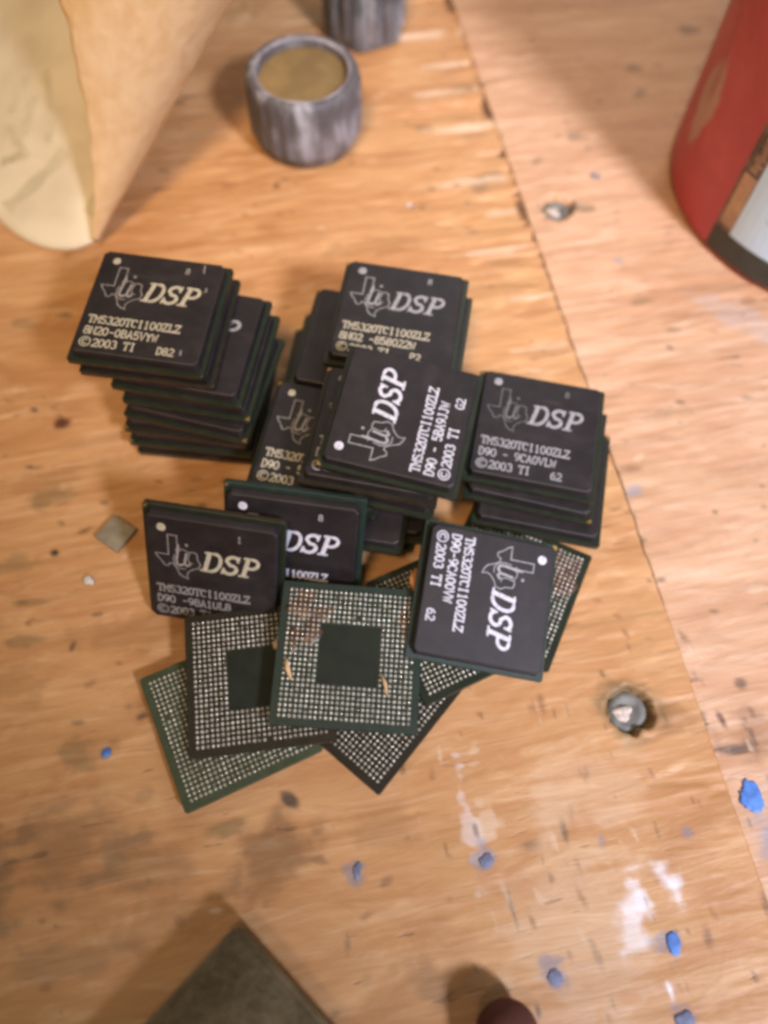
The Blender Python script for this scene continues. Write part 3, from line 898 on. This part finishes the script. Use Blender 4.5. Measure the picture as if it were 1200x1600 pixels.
kn = empty('round_knob', 'worn grey round knob with brown recessed top', 'knob'); kn.location = (-22.6 * MM, 161.0 * MM, 0); kn.scale = (1.05, 1.05, 1.12)
prof = [(0.2, 0.15, 0), (10.3, 0.15, 0), (10.9, 0.6, 0), (11.7, 2.6, 0), (12.1, 3.2, 0.5), (12.2, 3.8, 1), (12.2, 9, 1), (12.1, 12.8, 1), (11.9, 13.9, 0.6), (11.4, 14.7, 0), (10.7, 15.1, 0), (9.9, 14.9, 0), (9.3, 14.2, 0), (9.1, 13.0, 0)]
vs, fs = ring_loft('knob_body', prof, 144, -0.35, 26)
link('knob_body', mesh('knob_body', vs, fs, True), M_knob, kn)
vs = []; fs = []
for k, rr in enumerate((9.15, 6.5, 4, 1.6)):
    for i in range(48):
        a = i * 2 * math.pi / 48
        vs.append((rr * math.cos(a), rr * math.sin(a), 13.5 + 0.12 * math.sin(rr * 1.3 + 2 * a) - 0.02 * rr))
for k in range(3):
    for i in range(48):
        j = (i + 1) % 48
        fs.append((k * 48 + i, k * 48 + j, (k + 1) * 48 + j, (k + 1) * 48 + i))
fs.append(tuple(3 * 48 + i for i in range(48)))
link('recess_floor', mesh('recess_floor', vs, fs, True), M_fill, kn)

vs, fs = [], []
for i in range(96):
    a = i * 2 * math.pi / 96
    w_ = 0.16 + 0.20 * max(0.0, math.sin(a * 1.0 + 0.3)) + 0.06 * math.sin(7 * a)
    for j in range(6):
        t_ = j * math.pi / 3
        vs.append(((9.75 + w_ * math.cos(t_)) * math.cos(a), (9.75 + w_ * math.cos(t_)) * math.sin(a), 14.92 + 0.6 * w_ * math.sin(t_)))
for i in range(96):
    for j in range(6):
        fs.append((6 * i + j, 6 * i + (j + 1) % 6, 6 * ((i + 1) % 96) + (j + 1) % 6, 6 * ((i + 1) % 96) + j))
link('worn_rim', mesh('worn_rim', vs, fs, True), simple('worn_lavender', (0.40, 0.38, 0.42), 0.5, 0, 0.4, 0.3, 300), kn)

hx = empty('hexagonal_knob', 'blue-grey six-sided knob cut off by the top edge', 'knob'); hx.location = (-11.5 * MM, 200.0 * MM, 0); hx.rotation_euler.z = math.radians(-4)
bm = bmesh.new()
bmesh.ops.create_cone(bm, cap_ends=True, segments=6, radius1=10.9, radius2=10.4, depth=18, matrix=Matrix.Translation((0, 0, 9.05)))
bmesh.ops.bevel(bm, geom=bm.edges[:], offset=0.8, segments=2, affect='EDGES')
link('knob_body', from_bm('knob_body', bm), M_knob2, hx)
for k in range(6):
    a = math.radians(30 + 60 * k)
    bm = bmesh.new()
    bmesh.ops.create_cube(bm, size=1.0, matrix=Matrix.Rotation(a, 4, 'Z') @ Matrix.Translation((9.32, 0, 9.2)) @ Matrix.Rotation(math.radians(-1.4), 4, 'Y') @ Matrix.Diagonal((0.5, 7.4, 13.0, 1)))
    bmesh.ops.bevel(bm, geom=bm.edges[:], offset=0.18, segments=1, affect='EDGES')
    link('facet', from_bm('facet', bm), M_knob, hx)

# ------------------------------------------------------------------ red can at the right
def red_material():
    t = NT('red_label_paint')
    co = t.coord()
    cl = t.noise(co, 90, 4.0, 0.6)
    c = t.mix(t.ss(cl, 0.35, 0.7), (0.50, 0.050, 0.070), (0.60, 0.080, 0.100))
    v = t.vmath('SUBTRACT', co, (-0.0375, -0.0022, 0.0225))
    d = t.vmath('LENGTH', t.vmath('MULTIPLY', v, (1, 1, 0.45)), (0, 0, 0))
    d = t.math('ADD', d, t.math('MULTIPLY', t.math('SUBTRACT', t.noise(co, 200, 4.0, 0.65), 0.5), 0.007))
    c = t.mix(t.ss(d, 0.0032, 0.0048, 0.85, 0.0), c, (0.52, 0.36, 0.29))
    gr = t.noise(t.mapping(co, scale=(1, 1, 0.3)), 140, 4.0, 0.65)
    c = t.mix(t.ss(gr, 0.54, 0.70, 0.0, 0.55), c, (0.36, 0.04, 0.075))
    t.set(c, 0.42, 0.0, 0.5)
    return t.m


M_red = red_material()
M_blk = simple('black_label_band', (0.045, 0.05, 0.042), 0.5)
M_lab = simple('white_label_paper', (0.60, 0.80, 1.0), 0.5, 0, 0.5, 0.03, 60)
M_labtan = simple('label_picture_tan', (0.50, 0.31, 0.20), 0.55, 0, 0.4, 0.2, 200)
M_labgr = simple('label_picture_grey', (0.17, 0.115, 0.095), 0.55, 0, 0.4, 0.4, 260)
M_redtxt = simple('label_red_ink', (0.50, 0.07, 0.06), 0.6)
M_pinktxt = simple('label_pink_ink', (0.62, 0.40, 0.44), 0.6)
M_tin = simple('can_rim_tin', (0.55, 0.55, 0.54), 0.35, 1.0)

can = empty('red_can', 'red can with white and black label, standing at the right edge', 'can')
CX, CY, CR = 99.0, 152.9, 37.6
can.location = (CX * MM, CY * MM, 0.2 * MM)
prof = [(0.5, 0.2, 0), (CR - 1.2, 0.0, 0), (CR - 0.3, 0.3, 0), (CR, 0.9, 0), (CR, 60, 0), (CR, 118, 0), (CR - 0.6, 119, 0), (CR - 3, 121, 0), (CR - 3.2, 118.5, 0), (0.5, 118.5, 0)]
vs, fs = ring_loft('can_body', prof, 128)
link('can_body', mesh('can_body', vs, fs, True), M_red, can)


def can_patch(name, a0, a1, z0, z1, lift, mat, parent, n=24):
    vs, fs = [], []
    for i in range(n + 1):
        a = math.radians(a0 + (a1 - a0) * i / n)
        for (z, l) in ((z0, lift - 0.06), (z0, lift), (z1, lift), (z1, lift - 0.06)):
            vs.append(((CR + l) * math.cos(a), (CR + l) * math.sin(a), z))
    for i in range(n):
        for k in range(3):
            fs.append((4 * i + k, 4 * i + k + 1, 4 * (i + 1) + k + 1, 4 * (i + 1) + k))
    return link(name, mesh(name, vs, fs, False), mat, parent)


# angles: 180 = towards the left, 270 = towards the viewer
lab0 = 211.5
can_patch('label_band', lab0, 330, 0.95, 7.0, 0.10, M_blk, can, 40)
pan = can_patch('label_panel', lab0 + 6.5, 330, 7.05, 92, 0.10, M_lab, can, 40)
can_patch('label_strip', lab0, lab0 + 6.4, 7.05, 92, 0.10, M_labgr, can, 6)
can_patch('label_picture', lab0 + 1.2, lab0 + 6.2, 8.2, 21, 0.17, M_labtan, can, 6)
can_patch('label_picture', lab0 + 2.2, lab0 + 6.2, 37, 47, 0.17, M_blk, can, 6)
r_ = random.Random(3)
for i in range(17):
    can_patch('label_line', lab0 + 2.0 + r_.random() * 1.2, lab0 + 5.9 - r_.random() * 1.6, 22.0 + i * 0.78, 22.4 + i * 0.78, 0.17, M_labtan, can, 3)
for i, (z, m, w) in enumerate([(27, M_redtxt, 1.3), (24, M_redtxt, 1.0), (20.5, M_pinktxt, 0.55), (18.8, M_pinktxt, 0.55), (17.1, M_pinktxt, 0.55), (15.4, M_pinktxt, 0.55)]):
    a = lab0 + 15.5
    for j in range(14):
        wd = r_.uniform(0.8, 2.6)
        can_patch('label_line', a, a + wd, z - w, z + w * 0.4, 0.17, m, pan, 2)
        a += wd + r_.uniform(0.4, 0.8)

# ------------------------------------------------------------------ block at the bottom edge
def block_material():
    t = NT('olive_brown_metal')
    co = t.coord()
    nz = t.noise(co, 180, 5.0, 0.65)
    c = t.mix(t.ss(nz, 0.3, 0.72), (0.115, 0.084, 0.038), (0.20, 0.155, 0.085))
    t.set(c, 0.6, 0.15, 0.4)
    t.bump(t.noise(co, 700, 5.0, 0.7), 0.7, 0.0006)
    return t.m


bm = bmesh.new()
bh = 8.0; s_ = (138.5 - bh) / 138.5
bmesh.ops.create_cube(bm, size=1.0, matrix=Matrix.Diagonal((30, 30, bh, 1)))
bmesh.ops.bevel(bm, geom=bm.edges[:], offset=0.8, segments=5, affect='EDGES')
blk = link('metal_block', from_bm('metal_block', bm, True), block_material())
ax_, ay_ = -18.6 * s_, -4.4 * s_
d1 = Vector((-0.66, -0.75)); d2 = Vector((0.757, -0.653))
cx_, cy_ = ax_ + 15 * (d1.x + d2.x), ay_ + 15 * (d1.y + d2.y)
blk.location = (cx_ * MM, cy_ * MM, (bh / 2 + 0.02) * MM)
blk.rotation_euler.z = math.atan2(d2.y, d2.x)
tag(blk, 'olive brown square block, one corner pointing up at the bottom edge', 'block')

# rounded dark red end of an unidentified thing at the bottom edge
vs, fs = [], []
N = 28
prof = []
for k in range(10):
    a = math.pi / 2 * k / 9
    prof.append((4.4 * math.sin(a) if k else 0.05, 4.4 * (1 - math.cos(a))))
prof += [(4.6, 12), (4.8, 24), (4.6, 40), (4.0, 42), (0.05, 42.2)]
for (r, l) in prof:
    for i in range(N):
        a = i * 2 * math.pi / N
        vs.append((r * math.cos(a), -l, r * math.sin(a)))
for k in range(len(prof) - 1):
    for i in range(N):
        j = (i + 1) % N
        fs.append((k * N + i, k * N + j, (k + 1) * N + j, (k + 1) * N + i))
hd = link('rounded_stub', mesh('rounded_stub', vs, fs, True), simple('dark_red_matte', (0.10, 0.036, 0.024), 0.9, 0, 0.3))
hd.location = (20.2 * MM, -11.6 * MM, 4.6 * MM); hd.rotation_euler = (math.radians(0), 0, math.radians(8))  # rounded tip with a straight body running out of view
tag(hd, 'dark red rounded handle end poking in at the bottom edge', 'stub')

# ------------------------------------------------------------------ small things on the bench
def slab(name, x, y, z, sx, sy, sz, yaw, mat, label, cat, group=None, bev=0.12, tilt=(0, 0)):
    bm = bmesh.new()
    bmesh.ops.create_cube(bm, size=1.0, matrix=Matrix.Diagonal((sx, sy, sz, 1)))
    bmesh.ops.bevel(bm, geom=bm.edges[:], offset=bev, segments=2, affect='EDGES')
    o = link(name, from_bm(name, bm), mat)
    o.location = (x * MM, y * MM, (z + sz / 2) * MM); o.rotation_euler = (tilt[0], tilt[1], math.radians(yaw))
    return tag(o, label, cat, group)


slab('metal_tile', -48.0, 57.4, 0.0, 5.3, 5.3, 1.1, -31, simple('dull_grey_tile', (0.27, 0.235, 0.165), 0.55, 0.2, 0.5, 0.15, 500),
     'small grey square tile lying on the plywood left of the leaning chips', 'tile')


def lump(name, x, y, rx, ry, h, yaw, mat, label, cat, group=None, seed=0, z=0.0):
    r = random.Random(seed); ph = [r.uniform(0, 6.28) for _ in range(4)]
    n = 36; vs, fs = [], []; jit = [r.uniform(-0.12, 0.12) for _ in range(n)]
    for (s, zz) in ((1.0, 0.0), (0.97, 0.45), (0.72, 0.86), (0.35, 1.0)):
        for i in range(n):
            a = i * 2 * math.pi / n
            w = 1 + 0.22 * math.sin(a + ph[3]) + 0.17 * math.sin(2 * a + ph[0]) + 0.09 * math.sin(3 * a + ph[1]) + jit[i]
            vs.append((rx * s * w * math.cos(a), ry * s * w * math.sin(a), h * zz * (1 + 0.15 * math.sin(2 * a + ph[3]))))
    for k in range(3):
        for i in range(n):
            j = (i + 1) % n
            fs.append((k * n + i, k * n + j, (k + 1) * n + j, (k + 1) * n + i))
    fs.append(tuple(3 * n + i for i in range(n))); fs.append(tuple(reversed(range(n))))
    o = link(name, mesh(name, vs, fs, True), mat)
    o.location = (x * MM, y * MM, z * MM); o.rotation_euler.z = math.radians(yaw)
    return tag(o, label, cat, group)


M_blue = simple('bright_blue_paint', (0.07, 0.19, 0.52), 0.5, 0, 0.5, 0.3, 500)
M_blued = simple('dull_blue_paint', (0.15, 0.17, 0.26), 0.6, 0, 0.5, 0.3, 500)
M_wchip = simple('white_crumb', (0.62, 0.58, 0.52), 0.7)
M_wood2 = simple('pale_wood_splinter', (0.62, 0.42, 0.22), 0.7)
M_wood3 = simple('orange_wood_flake', (0.46, 0.19, 0.055), 0.6)
PG = 'specks of blue paint on the plywood'
lump('paint_drop', 61.4, 17.6, 1.7, 2.7, 0.10, 25, M_blue, 'largest bright blue paint drop, beside the seam at the right edge', 'paint drop', PG, 1, -0.9)
lump('paint_drop', 46.6, -4.2, 1.0, 1.5, 0.07, 20, M_blue, 'bright blue paint drop below the white scuff at the lower right', 'paint drop', PG, 2)
lump('paint_drop', 28.8, -8.9, 0.9, 1.2, 0.05, 10, M_blued, 'dull blue paint drop near the dark red handle', 'paint drop', PG, 3)
lump('paint_drop', 18.6, 6.0, 0.9, 1.1, 0.05, 40, M_blued, 'dull grey-blue paint drop below the cornerwise chip', 'paint drop', PG, 4)
lump('paint_drop', -1.2, 3.6, 0.6, 1.2, 0.08, -10, M_blued, 'thin blue paint drop above the right of the olive block', 'paint drop', PG, 5)
lump('paint_drop', -42.8, 19.3, 0.9, 0.6, 0.15, 20, M_blue, 'tiny blue paint drop left of the lowest balls-up chip', 'paint drop', PG, 6)
lump('paint_drop', 44.3, 152.5, 1.0, 0.7, 0.12, 0, M_blued, 'small dull blue paint drop above the upper screw hole', 'paint drop', PG, 7)
lump('paint_drop', 47.5, -13.6, 1.2, 1.5, 0.12, 30, M_blued, 'faint blue paint drop at the lower right corner', 'paint drop', PG, 8)
lump('crumb', -51.1, 48.3, 1.0, 0.9, 0.7, 0, M_wchip, 'white crumb below the small grey tile', 'crumb', None, 9)


def splinter(pts, w, h, mat, label, name='wood_splinter', group='wood splinters on the chips'):
    vs, fs = [], []
    n = len(pts)
    for i, p in enumerate(pts):
        p = Vector(p); d = (Vector(pts[min(i + 1, n - 1)]) - Vector(pts[max(i - 1, 0)])).normalized()
        s = Vector((-d.y, d.x, 0)).normalized(); k = math.sin(math.pi * (0.12 + 0.8 * i / (n - 1)))
        for a in range(6):
            t_ = a * math.pi / 3
            q = p + s * (w * k * math.cos(t_)) + Vector((0, 0, h * k * math.sin(t_)))
            vs.append(tuple(q))
    for i in range(n - 1):
        for a in range(6):
            b = (a + 1) % 6
            fs.append((6 * i + a, 6 * i + b, 6 * (i + 1) + b, 6 * (i + 1) + a))
    fs.append(tuple(reversed(range(6)))); fs.append(tuple(6 * (n - 1) + a for a in range(6)))
    return tag(link(name, mesh(name, vs, fs, True), mat), label, 'splinter', group)


splinter([(-14.0, 33.4, 11.0), (-13.7, 31.8, 10.9), (-13.0, 30.2, 10.8)], 0.45, 0.3, M_wood2, 'pale splinter on the left side of the topmost balls-up chip')
splinter([(1.0, 31.8, 10.3), (1.6, 30.4, 10.25), (2.0, 28.6, 10.1)], 0.32, 0.25, M_wood2, 'pale splinter right of the bare centre of the topmost balls-up chip')
lump('wood_flake', 5.6, 47.6, 1.1, 2.0, 0.5, -15, M_wood3, 'orange wood flake at the upper right corner of the topmost balls-up chip', 'wood flake', None, 12, 10.9)
lump('wood_flake', -15.9, 36.4, 0.5, 1.2, 0.6, -8, M_wood2, 'yellow wood flake wedged between two balls-up chips', 'wood flake', None, 13, 8.2)
lump('wood_flake', -9.6, 57.9, 4.6, 0.45, 0.3, -6, M_wood2, 'long pale flake along the top of the rear leaning chip', 'wood flake', None, 14, 19.2)

# screws sunk in the two holes
M_plug = simple('pale_filler', (0.56, 0.47, 0.40), 0.6, 0.0, 0.4, 0.25, 700)
M_stdk = simple('dark_steel', (0.16, 0.16, 0.14), 0.7, 0.2, 0.5, 0.3, 400)
for (hx_, hy_, hr, hdp, lab, mt) in ((42.8, 30.8, 3.4, 2.6, 'dark countersunk screw in the plywood hole at the lower right', M_stdk), (35.4, 142.7, 3.0, 2.4, 'small countersunk screw in the upper plywood hole beside the seam', M_stdk)):
    s0 = empty('screw', lab, 'screw', 'screws sunk in the bench'); s0.location = (hx_ * MM, hy_ * MM, (-hdp - 0.25) * MM)
    prof = [(0.05, 0.0, 0), (hr * 0.95, 0.0, 0), (hr, 0.5, 0), (hr * 0.96, 1.0, 0), (hr * 0.62, 1.15, 0), (hr * 0.45, 0.55, 0), (0.05, 0.5, 0)]
    vs, fs = ring_loft('screw_head', prof, 40)
    link('screw_head', mesh('screw_head', vs, fs, True), mt, s0)
    rr_ = random.Random(int(hx_)); n = 14; vs, fs = [], []
    for (sc_, z_) in ((1.0, 0.5), (0.92, 1.1), (0.6, 1.45), (0.25, 1.5)):
        for q in range(n):
            a = q * 2 * math.pi / n
            w = sc_ * (1 + 0.22 * math.sin(2 * a + hx_) + 0.14 * math.sin(3 * a + hy_))
            vs.append((-0.9 + hr * 0.62 * w * math.cos(a), -0.3 + hr * 0.36 * w * math.sin(a), z_ + 0.12 * math.sin(3 * a)))
    for k in range(3):
        for q in range(n):
            fs.append((k * n + q, k * n + (q + 1) % n, (k + 1) * n + (q + 1) % n, (k + 1) * n + q))
    fs.append(tuple(3 * n + q for q in range(n)))
    link('pale_plug', mesh('pale_plug', vs, fs, True), M_plug, s0)
